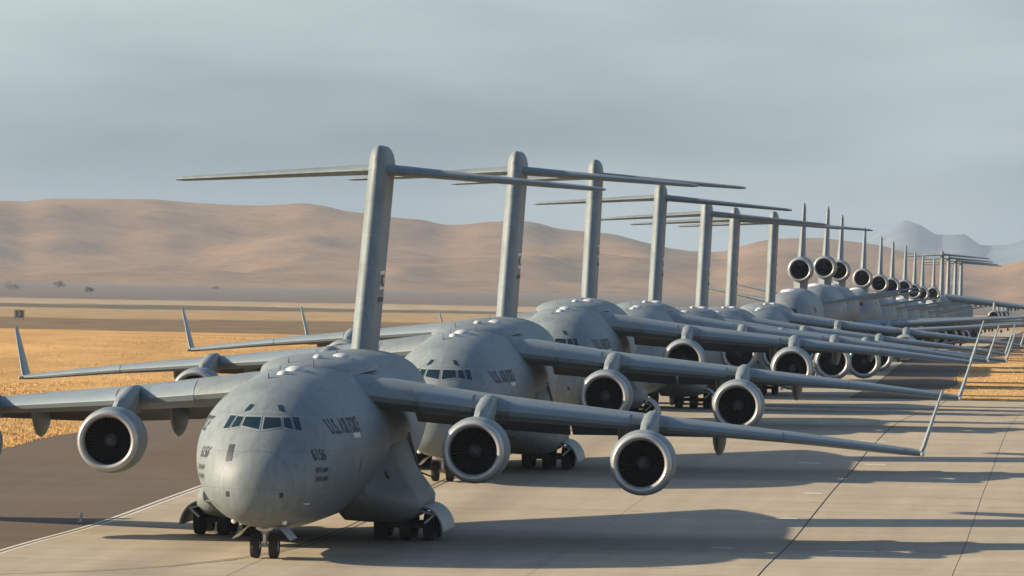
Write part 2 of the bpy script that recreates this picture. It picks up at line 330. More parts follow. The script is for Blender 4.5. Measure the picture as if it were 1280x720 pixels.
def hill_mat(name, c1, c2, c3):
    m = bpy.data.materials.new(name); m.use_nodes = True; t = m.node_tree; b = t.nodes['Principled BSDF']; b.inputs['Roughness'].default_value = 1; b.inputs['Specular IOR Level'].default_value = 0
    ge = N(t, 'ShaderNodeNewGeometry'); n = N(t, 'ShaderNodeTexNoise'); n.inputs['Scale'].default_value = .004; n.inputs['Detail'].default_value = 7; n.inputs['Roughness'].default_value = .6
    r = N(t, 'ShaderNodeValToRGB'); r.color_ramp.elements[0].position = .32; r.color_ramp.elements[0].color = (*c1, 1); r.color_ramp.elements[1].position = .66; r.color_ramp.elements[1].color = (*c3, 1)
    e = r.color_ramp.elements.new(.48); e.color = (*c2, 1)
    t.links.new(ge.outputs['Position'], n.inputs['Vector']); t.links.new(n.outputs[0], r.inputs[0])
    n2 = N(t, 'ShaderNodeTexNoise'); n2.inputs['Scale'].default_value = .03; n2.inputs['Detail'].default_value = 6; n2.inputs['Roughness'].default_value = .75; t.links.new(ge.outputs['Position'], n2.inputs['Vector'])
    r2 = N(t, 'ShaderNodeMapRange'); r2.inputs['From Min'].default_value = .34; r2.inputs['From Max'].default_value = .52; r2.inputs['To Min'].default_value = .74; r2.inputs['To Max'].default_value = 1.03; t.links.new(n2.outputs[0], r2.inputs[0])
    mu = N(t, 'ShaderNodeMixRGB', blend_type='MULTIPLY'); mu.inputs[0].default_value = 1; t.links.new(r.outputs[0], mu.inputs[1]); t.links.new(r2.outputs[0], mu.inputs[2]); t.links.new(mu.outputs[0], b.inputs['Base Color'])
    n3 = N(t, 'ShaderNodeTexNoise'); n3.inputs['Scale'].default_value = .012; n3.inputs['Detail'].default_value = 7; t.links.new(ge.outputs['Position'], n3.inputs['Vector'])
    bp = N(t, 'ShaderNodeBump'); bp.inputs['Strength'].default_value = .5; bp.inputs['Distance'].default_value = 12; t.links.new(n3.outputs[0], bp.inputs['Height']); t.links.new(bp.outputs[0], b.inputs['Normal']); return m
M['hill'] = hill_mat('dry_grass_hills', (.145, .085, .042), (.195, .115, .056), (.225, .136, .068))
M['cloud_blue'] = hill_mat('blue_cloud_ridge', (.08, .12, .15), (.10, .14, .17), (.18, .19, .20))
SKY1 = [(-200, 262), (-80, 252), (0, 251), (30, 252), (60, 248), (120, 247), (180, 247), (240, 254), (320, 261), (385, 260), (440, 269), (520, 277), (560, 284), (610, 279), (660, 277), (700, 286), (780, 296), (840, 310), (900, 318), (940, 306), (985, 302), (1050, 306), (1120, 313), (1180, 328), (1215, 337), (1245, 339), (1280, 330), (1360, 322), (1460, 326)]
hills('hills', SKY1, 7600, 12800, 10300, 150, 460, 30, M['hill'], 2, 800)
SKY2 = [(600, 330), (800, 322), (1000, 312), (1080, 300), (1105, 284), (1132, 273), (1160, 285), (1178, 296), (1200, 288), (1222, 305), (1250, 306), (1280, 298), (1330, 290), (1420, 284)]
hills('cloud_ridge', SKY2, 15500, 19000, 17500, 40, 260, 40, M['cloud_blue'], 9, 1800)  # ridge mesh added to stand in for low blue cloud behind the hills

# ------------------------------------------------------------------ aircraft parts (local frame: +x to the picture's right, +y towards the tail, z up from the wheels)
def naca(c): return 5*(.2969*math.sqrt(max(c, 0))-.126*c-.3516*c*c+.2843*c**3-.1036*c**4)
CS = [.5*(1-math.cos(math.pi*k/13)) for k in range(14)]
def foil(chord, tc, camber=.0):
    """closed ring of (aft, up), trailing edge -> nose over the top -> trailing edge below"""
    up = [(c*chord, (naca(c)*tc+camber*4*c*(1-c))*chord) for c in reversed(CS)]
    lo = [(c*chord, (-naca(c)*tc*.85+camber*4*c*(1-c))*chord) for c in CS[1:]]
    lo[-1] = (chord, -.004*chord); up[0] = (chord, .004*chord)
    return up+lo
def wing_ring(sx, sec, sub=None, grow=0.):
    lat, le, z, ch, tc, inc, cam_ = sec
    ring = []
    for a, u in foil(ch, tc, cam_):
        if grow: a, u = a-grow*(1-a/ch), u+(grow if u >= 0 else -grow)
        ca, sa = math.cos(R(inc)), math.sin(R(inc))
        ring.append((sx*lat, le+a*ca+u*sa, z-a*sa+u*ca))
    return ring
def lerp_sec(secs, lat):
    for a, b in zip(secs, secs[1:]):
        if a[0] <= lat <= b[0]:
            u = (lat-a[0])/(b[0]-a[0]); return tuple(a[i]+(b[i]-a[i])*u for i in range(7))
    return secs[-1] if lat > secs[-1][0] else secs[0]
def slat(sx, secs, l0, l1, m, parent, grow=.018, frac=.15, name='slat', n=4):
    mb = MB(); rings = []
    for k in range(n+1):
        sec = lerp_sec(secs, l0+(l1-l0)*k/n); r = wing_ring(sx, sec, grow=grow); fl = foil(sec[3], sec[4])
        keep = [p for p, (a, u) in zip(r, fl) if a <= frac*sec[3]]
        rings.append(keep)
    mb.loft(rings, close=True); return mb.build(name, m, parent)
def flap(sx, secs, l0, l1, parent, c0=.72, drop=0., name='flap', m=None, drop1=None):
    mb = MB(); rg = []; drop0 = drop; drop1 = drop if drop1 is None else drop1
    for k in range(3):
        lat, le, z, ch, tc, inc, cam_ = lerp_sec(secs, l0+(l1-l0)*k/2); drop = drop0+(drop1-drop0)*k/2
        y0 = le+c0*ch; zz = z-math.sin(R(inc))*c0*ch; d = (1-c0)*ch*1.12; th = naca(c0)*tc*ch*1.05
        rg.append([(sx*lat, y0, zz+th+.012), (sx*lat, y0+d*.5, zz+th*.6-drop*.3), (sx*lat, y0+d, zz-drop-d*math.sin(R(inc))), (sx*lat, y0+d*.98, zz-drop-d*math.sin(R(inc))-.03), (sx*lat, y0+d*.5, zz-th*.6-drop*.3), (sx*lat, y0, zz-th-.012)])
    mb.loft(rg); return mb.build(name, m or M['grey'], parent)

def engine(parent, x, y, z, r, L, blades=36, name='engine', core=True, fan_depth=1.0):
    k = r/1.36
    c = (x, y, z)
    body = MB().lathe([(.30*k, 1.245*k), (.6*k, 1.30*k), (1.1*k, 1.345*k), (1.7*k, 1.36*k), (L*.55, 1.34*k), (L*.72, 1.25*k), (L*.86, 1.13*k), (L, 1.0*k), (L-.02, .96*k), (L*.8, .97*k)], 'y', c).build(name, M['grey'], parent)
    prof = [(.30*k, 1.2455*k)]
    for q in range(13):
        an = math.pi*q/12; prof.append((.30*k-.30*k*math.sin(an), (1.10+.1455*math.cos(an)-.0)*k))
    prof += [(.34*k, .955*k), (.46*k, .962*k)]
    MB().lathe(prof, 'y', c).build('intake_lip', M['metal'], body)
    d = fan_depth*k
    MB().lathe([(.46*k, .9621*k), (d*.9, .995*k), (d+.9*k, 1.0*k), (d+.9*k, .0)], 'y', c).build('intake_duct', M['duct'], body)
    mb = MB()
    for b in range(blades):
        a0 = 2*math.pi*b/blades; rg = []
        for rr, tw, hw_ in ((.30*k, 25, .055*k), (.62*k, 45, .062*k), (.975*k, 62, .062*k)):
            # blade chord line twisted between axial and tangential
            ta, ax = math.sin(R(tw)), math.cos(R(tw)); ring = []
            for sg, th in ((-1, 0), (0, .008*k), (1, 0), (0, -.008*k)):
                tang = sg*hw_*ta+th*ax; axl = sg*hw_*ax*1.2-th*ta
                an = a0+tang/rr; ring.append((c[0]+rr*math.cos(an), c[1]+d+.1*k+axl, c[2]+rr*math.sin(an)))
            rg.append(ring)
        mb.loft(rg)
    mb.build('fan', M['fan'], body, 30, fix=False)
    MB().lathe([(d-.34*k, .001), (d-.28*k, .09*k), (d-.1*k, .2*k), (d+.08*k, .29*k), (d+.2*k, .3*k)], 'y', c, 32).build('spinner', M['grey_dark'], body)
    if core:
        MB().lathe([(L*.75, .78*k), (L*1.05, .72*k), (L*1.3, .52*k), (L*1.3-.02, .48*k), (L*1.1, .5*k)], 'y', c, 36).build('exhaust_nozzle', M['exhaust'], body)
        MB().lathe([(L*1.0, .36*k), (L*1.3, .33*k), (L*1.5, .02)], 'y', c, 24).build('exhaust_plug', M['exhaust'], body)
    return body
def lens(y0, y1, th, z, x, n=9):
    ring = []
    for k in range(n): 
        u = k/(n-1); w_ = th/2*max(.0, math.sqrt(max(0, math.sin(math.pi*u**.62))))
        ring.append((x+w_, y0+(y1-y0)*u, z))
    for k in range(n-2, 0, -1):
        u = k/(n-1); w_ = th/2*math.sqrt(max(0, math.sin(math.pi*u**.62)))
        ring.append((x-w_, y0+(y1-y0)*u, z))
    return ring
def pylon(parent, x, secs, th=.62):
    MB().loft([lens(a, b, th*f, z, x) for (z, a, b, f) in secs]).build('pylon', M['grey'], parent)
def wheel(parent, x, y, r, wd, name='main_wheel'):
    h = wd/2; mb = MB().lathe([(-h*.55, r*.56), (-h*.9, r*.62), (-h, r*.78), (-h*.86, r*.93), (-h*.5, r*.99), (0, r), (h*.5, r*.99), (h*.86, r*.93), (h, r*.78), (h*.9, r*.62), (h*.55, r*.56)], 'x', (x, y, r), 28)
    o = mb.build(name, M['rubber'], parent)
    MB().lathe([(-h*.62, .02), (-h*.5, r*.3), (-h*.75, r*.52), (-h*.6, r*.565), (h*.6, r*.565), (h*.75, r*.52), (h*.5, r*.3), (h*.62, .02)], 'x', (x, y, r), 24).build('rim', M['steel'] if name[0] == 'n' else M['grey_dark'], o)
    return o
def canoe(parent, x, y0, y1, z, hw_, dep, up=.2, name='flap_fairing'):
    rg = []
    for k in range(13):
        u = k/12; f = max(.04, math.sin(math.pi*min(1, u*1.0)**.8))**.75; yy = y0+(y1-y0)*u
        zz = z-.12*(yy-y0)*.5
        rg.append([(x+hw_*f*math.cos(a), yy, zz+(up if math.sin(a) > 0 else dep*f)*math.sin(a)) for a in [2*math.pi*q/16 for q in range(16)]])
    MB().loft(rg).build(name, M['grey'], parent)

class Body:
    """lofted fuselage, stations given as (y, z_bottom, z_top, half_width)"""
    def __init__(s, sts, y0=0.):
        s.y0 = y0; q = [math.sqrt(a[0]-(y0 if a[0] > 8 else 0)) for a in sts]
        s.zb, s.zt, s.hw = (pchip(q, [a[i] for a in sts]) for i in (1, 2, 3)); s.y1 = sts[-1][0]
    def sec(s, y):
        q = math.sqrt(max(0, y-s.y0)); zb, zt, hw = float(s.zb(q)), float(s.zt(q)), float(s.hw(q)); return (zb+zt)/2, max(.005, (zt-zb)/2), max(.005, hw)
    def side(s, y, z):
        zc, hh, hw = s.sec(y); u = (z-zc)/hh; return hw*math.sqrt(max(0, 1-u*u))
    def front(s, x, z):
        lo, hi = s.y0, 14.
        for _ in range(40):
            m_ = (lo+hi)/2; zc, hh, hw = s.sec(m_)
            if (x/hw)**2+((z-zc)/hh)**2 <= 1: hi = m_
            else: lo = m_
        return hi
    def normal(s, x, y, z):
        def F(y_): zc, hh, hw = s.sec(y_); return (x/hw)**2+((z-zc)/hh)**2
        zc, hh, hw = s.sec(y); n = Vector((2*x/hw**2, (F(y+.02)-F(max(s.y0, y-.02)))/.04, 2*(z-zc)/hh**2)); return n.normalized()
    def build(s, name, m, parent, n=56, ny=110):
        rg = []
        for i in range(ny):
            u = i/(ny-1); y = s.y0+(s.y1-s.y0)*(u**1.7); zc, hh, hw = s.sec(y)
            rg.append([(hw*math.sin(2*math.pi*k/n), y, zc+hh*math.cos(2*math.pi*k/n)) for k in range(n)])
        return MB().loft(rg).build(name, m, parent, 60)
    def pane(s, quad, m, parent, name='window_pane', off=.012, n=6, back=.05):
        """window pane given as front-view corners (x,z), wrapped on the skin, with thickness"""
        g = []
        for i in range(n+1):
            for j in range(n+1):
                u, v = i/n, j/n
                x = (1-u)*(1-v)*quad[0][0]+u*(1-v)*quad[1][0]+u*v*quad[2][0]+(1-u)*v*quad[3][0]
                z = (1-u)*(1-v)*quad[0][1]+u*(1-v)*quad[1][1]+u*v*quad[2][1]+(1-u)*v*quad[3][1]
                y = s.front(x, z); p = Vector((x, y, z)); g.append(p+s.normal(x, y, z)*off)
        e = n+1; fs = [(i*e+j, i*e+j+1, (i+1)*e+j+1, (i+1)*e+j) for i in range(n) for j in range(n)]
        return MB().add(g, fs).build(name, m, parent, 180)
    def side_pane(s, sx, quad, m, parent, name, off=.012, n=5):
        g = []
        for i in range(n+1):
            for j in range(n+1):
                u, v = i/n, j/n
                y = (1-u)*(1-v)*quad[0][0]+u*(1-v)*quad[1][0]+u*v*quad[2][0]+(1-u)*v*quad[3][0]
                z = (1-u)*(1-v)*quad[0][1]+u*(1-v)*quad[1][1]+u*v*quad[2][1]+(1-u)*v*quad[3][1]
                x = s.side(y, z); g.append(Vector((sx*x, y, z))+s.normal(sx*x, y, z)*off)
        e = n+1; fs = [(i*e+j, i*e+j+1, (i+1)*e+j+1, (i+1)*e+j) for i in range(n) for j in range(n)]
        return MB().add(g, fs).build(name, m, parent, 180)

def text_mesh(body, size):
    cu = bpy.data.curves.new('lettering', 'FONT'); cu.body = body; cu.size = size; cu.resolution_u = 3; cu.offset = size*.018
    o = bpy.data.objects.new('tmp_text', cu); col.objects.link(o); dg = bpy.context.evaluated_depsgraph_get()
    me = bpy.data.meshes.new_from_object(o.evaluated_get(dg)); bpy.data.objects.remove(o); bpy.data.curves.remove(cu)
    bm = bmesh.new(); bm.from_mesh(me); bmesh.ops.triangulate(bm, faces=bm.faces)
    v = [tuple(a.co) for a in bm.verts]; f = [tuple(q.index for q in a.verts) for a in bm.faces]; bm.free(); bpy.data.meshes.remove(me)
    return v, f
def side_text(body, sx, txt, size, y0, z0, parent, m='letter', xs=1.0, off=.02, surf=None):
    """wraps writing on the flank; y0 = forward end of the line"""
    v, f = text_mesh(txt, size); wd = max(a[0] for a in v)*xs; vs = []
    for (u, h, _) in v:
        u *= xs; y = y0+u if sx > 0 else y0+wd-u; z = z0+h
        x = surf(y, z) if surf else body.side(y, z)
        p = Vector((sx*x, y, z))
        vs.append(p+(Vector((sx, 0, 0)) if surf else body.normal(sx*x, y, z))*off)
    return MB().add(vs, f).build('lettering', M[m], parent, 0, fix=False)

# ------------------------------------------------------------------ four-engined T-tail transport (head of the line)
def build_transport():
    root = bpy.data.objects.new('cargo_plane', None); col.objects.link(root)
    B = Body([(0, 3.0, 3.0, 0), (.15, 2.2, 3.75, .76), (.6, 1.75, 4.3, 1.38), (1.2, 1.5, 4.78, 1.82), (2.0, 1.36, 5.28, 2.2), (2.8, 1.28, 5.8, 2.47), (3.6, 1.22, 6.15, 2.66), (5, 1.15, 6.56, 2.9), (6.3, 1.08, 6.84, 3.06), (10, .98, 7.08, 3.22), (14, .95, 7.25, 3.3), (18, .95, 7.5, 3.38), (22, .95, 7.68, 3.43), (30, .95, 7.72, 3.43), (34, 1.3, 7.72, 3.43), (38, 2.3, 7.7, 3.3), (42, 3.6, 7.62, 2.9), (46, 4.9, 7.5, 2.2), (49, 5.75, 7.28, 1.45), (51.5, 6.35, 7.02, .7), (52.6, 6.62, 6.86, .12)], 1.7)
    fus = B.build('fuselage', M['grey'], root)
    # windscreen: front-view quads (x,z), mirrored
    for sx in (-1, 1):
        WZ = .07
        for q in ([(.05, 5.03), (.80, 5.16), (.70, 5.53), (.05, 5.54)], [(.88, 5.13), (1.24, 5.05), (1.03, 5.54), (.77, 5.53)], [(1.31, 5.04), (1.56, 5.0), (1.34, 5.56), (1.10, 5.56)]):
            cx = sum(a for a, b in q)/4; cz = sum(b for a, b in q)/4
            fr = B.pane([(sx*(cx+(a-cx)*1.09), cz+(b-cz)*1.14+WZ) for a, b in q], M['frame'], fus, 'window_frame', off=.010+.003*cx)
            B.pane([(sx*(cx+(a-cx)*.92), cz+(b-cz)*.9+WZ) for a, b in q], M['glass'], fus, 'window_pane', off=.024)
        B.pane([(sx*a, b+WZ) for a, b in [(.58, 5.78), (.82, 5.70), (.62, 6.00), (.46, 5.97)]], M['glass'], fus, 'roof_window')
        # side windows and hatches
        side_text(B, sx, 'U.S. AIR FORCE', .82, 6.1, 4.95, fus, xs=.92)
    # crew door window, static ports
    B.pane([(-1.22, 3.9), (-.95, 3.93), (-.9, 4.55), (-1.14, 4.53)], M['black'], fus, 'door_window')
    for sx in (-1, 1):
        B.pane([(sx*.98, 2.55), (sx*1.12, 2.55), (sx*1.12, 2.75), (sx*.98, 2.75)], M['black'], fus, 'sensor_port')
        B.side_pane(sx, [(10.6, 3.0), (11.0, 3.0), (11.0, 3.9), (10.6, 3.9)], M['grey_dark'], fus, 'service_panel')
        B.side_pane(sx, [(9.2, 4.72), (10.8, 4.72), (10.8, 4.9), (9.2, 4.9)], M['white'], fus, 'formation_light')
        MB().tube((sx*B.side(3.4, 2.3)*.98, 3.4, 2.3), (sx*(B.side(3.4, 2.3)+.24), 3.3, 2.3), .03).tube((sx*(B.side(3.4, 2.3)+.24), 3.3, 2.3), (sx*(B.side(3.4, 2.3)+.24), 2.95, 2.3), .03, .012).build('pitot_probe', M['steel'], fus)
    # wing centre fairing on the crown
    rg = []
    for k in range(25):
        u = k/24; y = 14.2+19.5*u; f = math.sin(math.pi*u)**.55 if 0 < u < 1 else .02
        zt = B.sec(y)[0]+B.sec(y)[1]
        rg.append([(2.3*math.cos(a)*f, y, zt-.6+(.6+.05*f)*math.sin(a)) for a in [math.pi*q/16 for q in range(17)]])
    MB().loft(rg, close=True).build('wing_fairing', M['grey'], root, 60)
    # dorsal antennas
    for (x, y, r_, h) in ((-.05, 11.2, .28, .2), (.1, 14.0, .42, .22), (1.05, 22.5, .45, .26), (.35, 20.0, .22, .16)):
        z = B.sec(y)[0]+B.sec(y)[1]*math.sqrt(max(0, 1-(x/3.4)**2))+(.09 if y > 15 else 0)
        rg = [[(x+r_*math.cos(a)*math.cos(e), y+r_*1.7*math.sin(a)*math.cos(e), z-.05+h*math.sin(e)) for a in [2*math.pi*q/20 for q in range(20)]] for e in [math.pi/2*k/6*.98 for k in range(7)]]
        MB().loft(rg).build('antenna_dome', M['dome'], root)
    for (x, y, h) in ((-.45, 9.4, .22), (-.35, 12.4, .28), (.6, 16.0, .3), (-.6, 17.5, .25), (.4, 26.5, .3)):
        z = B.sec(y)[0]+B.sec(y)[1]*math.sqrt(max(0, 1-(x/3.4)**2))
        MB().loft([lens(y-.2, y+.2, .06, z-.15, x, 7), lens(y+.02, y+.22, .03, z+h, x, 7)]).build('blade_antenna', M['grey_dark'], root)
    SEC = [(1.4, 17.0, 6.36, 11.3, .135, 2.0, .012), (3.4, 18.25, 6.12, 10.6, .135, 2.0, .012), (7.46, 20.6, 5.66, 8.9, .128, 1.6, .012), (13.84, 24.2, 5.1, 6.6, .12, 1.0, .01), (20, 27.75, 4.55, 4.6, .112, .6, .008), (24.9, 30.55, 4.01, 3.15, .105, .2, .006), (25.25, 30.8, 3.98, 2.95, .09, 0, .0)]
    for sx in (-1, 1):
        wg = MB().loft([wing_ring(sx, s_) for s_ in SEC]).build('wing', M['grey'], root, 35)
        for l0, l1 in ((4.7, 6.75), (8.25, 13.1), (14.7, 19.4), (19.46, 24.5)): slat(sx, SEC, l0, l1, M['grey_light'], wg)
        for l0, l1, d0, d1 in ((3.7, 10.2, .85, .8), (10.3, 17.0, .78, .28)): flap(sx, SEC, l0, l1, wg, drop=d0, m=M['shaded_titanium'], drop1=d1)
        flap(sx, SEC, 17.8, 24.2, wg, .74, 0, 'aileron')
        for lat, dep, ln in ((6.4, 1.35, 6.2), (12.6, 1.15, 5.0), (16.6, .9, 3.8)):
            s_ = lerp_sec(SEC, lat); te = s_[1]+s_[3]; zz = s_[2]-math.sin(R(s_[5]))*s_[3]*.7-.12
            canoe(wg, sx*lat, te-ln*.72, te+ln*.28, zz, .30, dep, .1)
        s_ = SEC[-1]; rg = []
        for u in (0, .12, .5, 1):
            ch = 2.75-(2.75-1.0)*u; le = 30.95+2.05*u; lat = 25.22+.82*u; z = 3.96+2.72*u; ring = []
            if u == 0: lat -= .05
            for a, t_ in foil(ch, .09): ring.append((sx*(lat+t_*.96), le+a, z-t_*.28))
            rg.append(ring)
        MB().loft(rg).build('winglet', M['grey_light'], wg, 35)
        MB().lathe([(-.55, .02), (-.35, .09), (.4, .1), (1.2, .03)], 'y', (sx*25.3, 30.8, 3.98), 12).build('tip_light', M['metal'], wg)
        for lat, le, z, zw in ((7.46, 13.4, 4.17, 5.66), (14.05, 17.1, 3.72, 5.07)):
            e = engine(root, sx*lat, le, z, 1.36, 4.3)
            lw = lerp_sec(SEC, lat)[1]
            pylon(root, sx*lat, [(z+.9, le+1.0, lw+3.4, .8), (z+1.28, le+1.15, lw+3.6, 1.0), (zw-.2, le+2.3, lw+3.8, 1.1), (zw+.2, le+3.6, lw+3.0, 1.1), (zw+.48, lw-1.5, lw+2.4, 1.0), (zw+.6, lw-.7, lw+1.6, .5)])
        # landing gear fairing: profile flaring from the flank
        prof = [(1.6, 4.9), (2.8, 5.0), (3.3, 4.5), (3.5, 3.85), (3.72, 3.25), (4.02, 2.7), (4.4, 2.2), (4.68, 1.8), (4.66, 1.35), (4.3, 1.0), (3.6, .86), (2.6, .84), (1.6, .9)]
        rg = []
        for k in range(29):
            u = k/28; y = 15.8+18.5*u
            f = min(1, (u/.26))**.6 if u < .26 else 1 if u < .62 else max(.0, 1-((u-.62)/.38)**1.7)
            rg.append([(sx*(1.6+(px_-1.6)*(.45+.55*f)), y, 2.6+(pz-2.6)*(.35+.65*f)) for px_, pz in prof])
        pod = MB().loft(rg).build('landing_gear_fairing', M['grey'], root, 55)
        MB().box((sx*3.6, 17.35, 2.95), (.13, .05, .34), Matrix.Rotation(sx*R(-28), 3, 'Y')).build('cooling_inlet', M['black'], pod)
        # outward-hinged curved gear door
        rg = []
        for y in (22.0, 22.15, 27.2, 27.35):
            o_ = []; i_ = []
            for q in range(9):
                a = R(100-95*q/8); rx, rz = .95, 1.15
                o_.append((sx*(4.62+rx*math.cos(a)), y, .36+rz*math.sin(a))); i_.append((sx*(4.62+(rx-.07)*math.cos(a)), y, .36+(rz-.07)*math.sin(a)))
            rg.append(o_+i_[::-1])
        MB().loft(rg).build('gear_door', M['grey_light'], root, 40)
        MB().tube((sx*4.6, 22.2, 1.3), (sx*5.2, 22.2, 1.16), .05, n=8).tube((sx*4.75, 22.2, .8), (sx*5.2, 22.2, 1.2), .05, n=8).build('door_strut', M['white'], root)
        # main gear: two rows of three wheels
        for y in (23.5, 26.3):
            MB().tube((sx*3.85, y, 1.3), (sx*3.85, y, .64), .19).tube((sx*2.6, y, .64), (sx*5.0, y, .64), .12).tube((sx*3.6, y-1.1, 1.3), (sx*3.7, y-.1, .72), .08).build('main_gear_strut', M['grey_dark'], root)
            for lat in (2.78, 3.86, 4.86): wheel(root, sx*lat, y, .63, .50)
        # jump-door deflector lines by the fairing
        MB().tube((sx*3.5, 27.0, 4.2), (sx*3.95, 28.2, 2.7), .045, n=8).tube((sx*3.95, 28.2, 2.7), (sx*4.75, 28.4, 2.4), .035, n=8).tube((sx*3.45, 27.8, 4.4), (sx*3.85, 28.9, 2.8), .035, n=8).build('static_line_rail', M['grey_dark'], root)
    # nose gear
    ng = MB().tube((0, 5.9, 1.5), (0, 5.9, .95), .15).tube((0, 5.9, 1.0), (0, 5.9, .5), .10).tube((-.5, 5.9, .5), (.5, 5.9, .5), .07).tube((0, 6.0, .55), (0, 6.9, 1.3), .06).build('nose_gear_strut', M['white'], root)
    MB().box((0, 5.72, .78), (.12, .1, .35)).box((0, 5.72, 1.12), (.46, .08, .1)).build('torque_link', M['steel'], ng)
    for sx in (-1, 1):
        wheel(root, sx*.37, 5.9, .5, .38, 'nose_wheel')
        MB().lathe([(0, .001), (.01, .1), (.04, .115), (.14, .09), (.2, .02)], 'y', (sx*.24, 5.6, 1.22), 16).build('taxi_light', M['lamp'], ng)
        rg = []
        for y in (4.6, 4.65, 6.9, 6.95):
            a = [(sx*.62, y, 1.25), (sx*.86, y, 1.12), (sx*1.05, y, .90), (sx*1.16, y, .78)]
            rg.append(a+[(p[0]-sx*.05, p[1], p[2]+.035) for p in a[::-1]])
        MB().loft(rg).build('nose_gear_door', M['white'], root, 30)
        MB().lathe([(0, .001), (.01, .085), (.05, .1), (.3, .04)], 'y', (sx*1.0, 3.75, 1.52), 18).build('landing_light', M['lamp'], fus)
    # fin and T-tail
    def fin_half(c):
        hm = .45
        return hm*math.sqrt(max(0, 1-(1-c/.22)**2)) if c < .22 else hm if c < .72 else hm*(1-(c-.72)/.28*.88)
    FC = [0, .008, .03, .07, .12, .17, .22, .35, .5, .62, .72, .86, 1]
    def fin_ring(z):
        u = (z-7.3)/(16.3-7.3); le = 38.85+6.4*u; ch = 6.3-.6*u
        return [(fin_half(c), le+c*ch, z) for c in reversed(FC)]+[(-fin_half(c), le+c*ch, z) for c in FC[1:]]
    rg = [fin_ring(z) for z in (7.0, 9, 11, 13, 15, 15.9)]
    for k in range(1, 6):
        a = math.pi/2*k/5; z = 15.9+.95*math.sin(a); sc = max(.06, math.cos(a)**.75)
        base_ = fin_ring(15.9); cy = sum(p[1] for p in base_)/len(base_)+.2*k/5
        rg.append([(p[0]*sc, cy+(p[1]-cy)*(.5+.5*sc), z) for p in base_])
    fin = MB().loft(rg).build('tail_fin', M['grey'], root, 40)
    rg = []
    for z in (8.2, 11.5, 15.3):
        u = (z-7.3)/9.0; te = 38.85+6.4*u+6.3-.6*u; h_ = fin_half(.74)
        rg.append([(h_+.012, te-.26*6, z), (.03, te+.12, z), (-.03, te+.12, z), (-h_-.012, te-.26*6, z)])
    MB().loft(rg).build('rudder', M['grey'], fin, 30)
    MB().loft([[(sx_, y, z) for sx_, y, z in ((.46*f*math.cos(a), 45.4+6.9*u, 15.75+.62*f*math.sin(a)) for a in [2*math.pi*q/20 for q in range(20)])] for u, f in ((0, .03), (.04, .4), (.12, .72), (.3, 1), (.6, 1), (.85, .6), (1, .05))]).build('tail_bullet_fairing', M['grey'], root, 50)
    HS = [(.0, 45.3, 15.72, 5.6, .10, -1, 0), (2, 46.4, 15.6, 4.9, .10, -1, 0), (9.6, 50.6, 15.12, 2.5, .095, -1, 0), (9.95, 50.95, 15.1, 2.1, .06, -1, 0)]
    for sx in (-1, 1):
        hs = MB().loft([wing_ring(sx, s_) for s_ in HS]).build('horizontal_stabilizer', M['grey'], root, 35)
        flap(sx, HS, 1.2, 9.4, hs, .72, 0, 'elevator')
        def fs(y, z):
            u = (z-7.3)/9.0; le = 38.85+6.4*u; ch = 6.3-.6*u; return fin_half(min(1, max(0, (y-le)/ch)))
        MB().add([(sx*(fs(y, z)+.02), y, z) for y, z in ((43.1, 10.3), (44.2, 10.3), (45.1, 10.3), (45.4, 11.15), (44.5, 11.15), (43.4, 11.15))], [(0, 1, 4, 5), (1, 2, 3, 4)]).build('tail_flash', M['white'], fin, 0)
        side_text(None, sx, 'AMC', .78, 43.4, 10.45, fin, m='letter', surf=fs, off=.035)
        MB().add([(sx*(fs(y, z)+.022), y, z) for y, z in ((42.6, 9.75), (44.9, 9.75), (45.0, 9.95), (42.7, 9.95))], [(0, 1, 2, 3)]).build('tail_stripe', M['letter'], fin, 0)
    return root, fus, B
transport, t_fus, TB = build_transport()
# serial and unit lines that can be read only on the leading aircraft
for sx in (-1, 1):
    for txt, sz, y0, z0 in (('6156', .60, 3.75, 3.98), ('60TH AMW', .28, 3.7, 3.5), ('349TH AMW', .28, 3.65, 3.15)):
        o = side_text(TB, sx, txt, sz, y0, z0, t_fus, xs=.78); o['unique'] = 1

def place(o, X, Y, head, pitch, bank, z=None):
    s_, t_ = st(X, Y)
    o.location = (X, Y, gz(t_) if z is None else z); o.rotation_euler = (pitch, -bank, -head)
def seat(o, X, Y, head, ym, yn, bank=0.):
    """stand the aircraft on the ground: nose wheel at yn, main wheels at ym behind the nose"""
    def gh(y): return gz(st(X+y*math.sin(head), Y+y*math.cos(head))[1])+.01
    p = (gh(ym)-gh(yn))/(ym-yn)
    place(o, X, Y, head, p, bank, gh(yn)-p*yn)
def by_fin(px, Yf, yl, head):
    """nose position of an aircraft whose fin (yl behind its nose) shows at picture column px at depth Yf"""
    a = ray(px, 300)[0]; X = a*Yf; return X-yl*math.sin(head), Yf-yl*math.cos(head)
H0 = R(4.456)
spots = [(-9.98, 247.41, H0+.0034, -.0043), (-3.74, 314.83, H0+.0055, .0009), (2.35, 384.49, H0-.0106, .006), (7.9, 446.54, H0-.0083, -.0039)]
for px, Yf in ((881, 536), (917, 594), (966, 652)):
    x, y = by_fin(px, Yf, 45.3, H0); spots.append((x, y, H0, 0))
LB = ['nearest grey T-tail cargo plane, numbered 6156, leading the line on the concrete',
      'second grey T-tail cargo plane from the front, cockpit visible above the leader\'s wing',
      'third grey T-tail cargo plane from the front, nose half hidden by the second',
      'fourth grey T-tail cargo plane from the front, just behind the third fin',
      'fifth grey T-tail cargo plane from the front, mostly hidden under wings ahead',
      'sixth grey T-tail cargo plane from the front, between two near-identical fins',
      'seventh and last T-tail cargo plane before the tankers with engines in their tails']
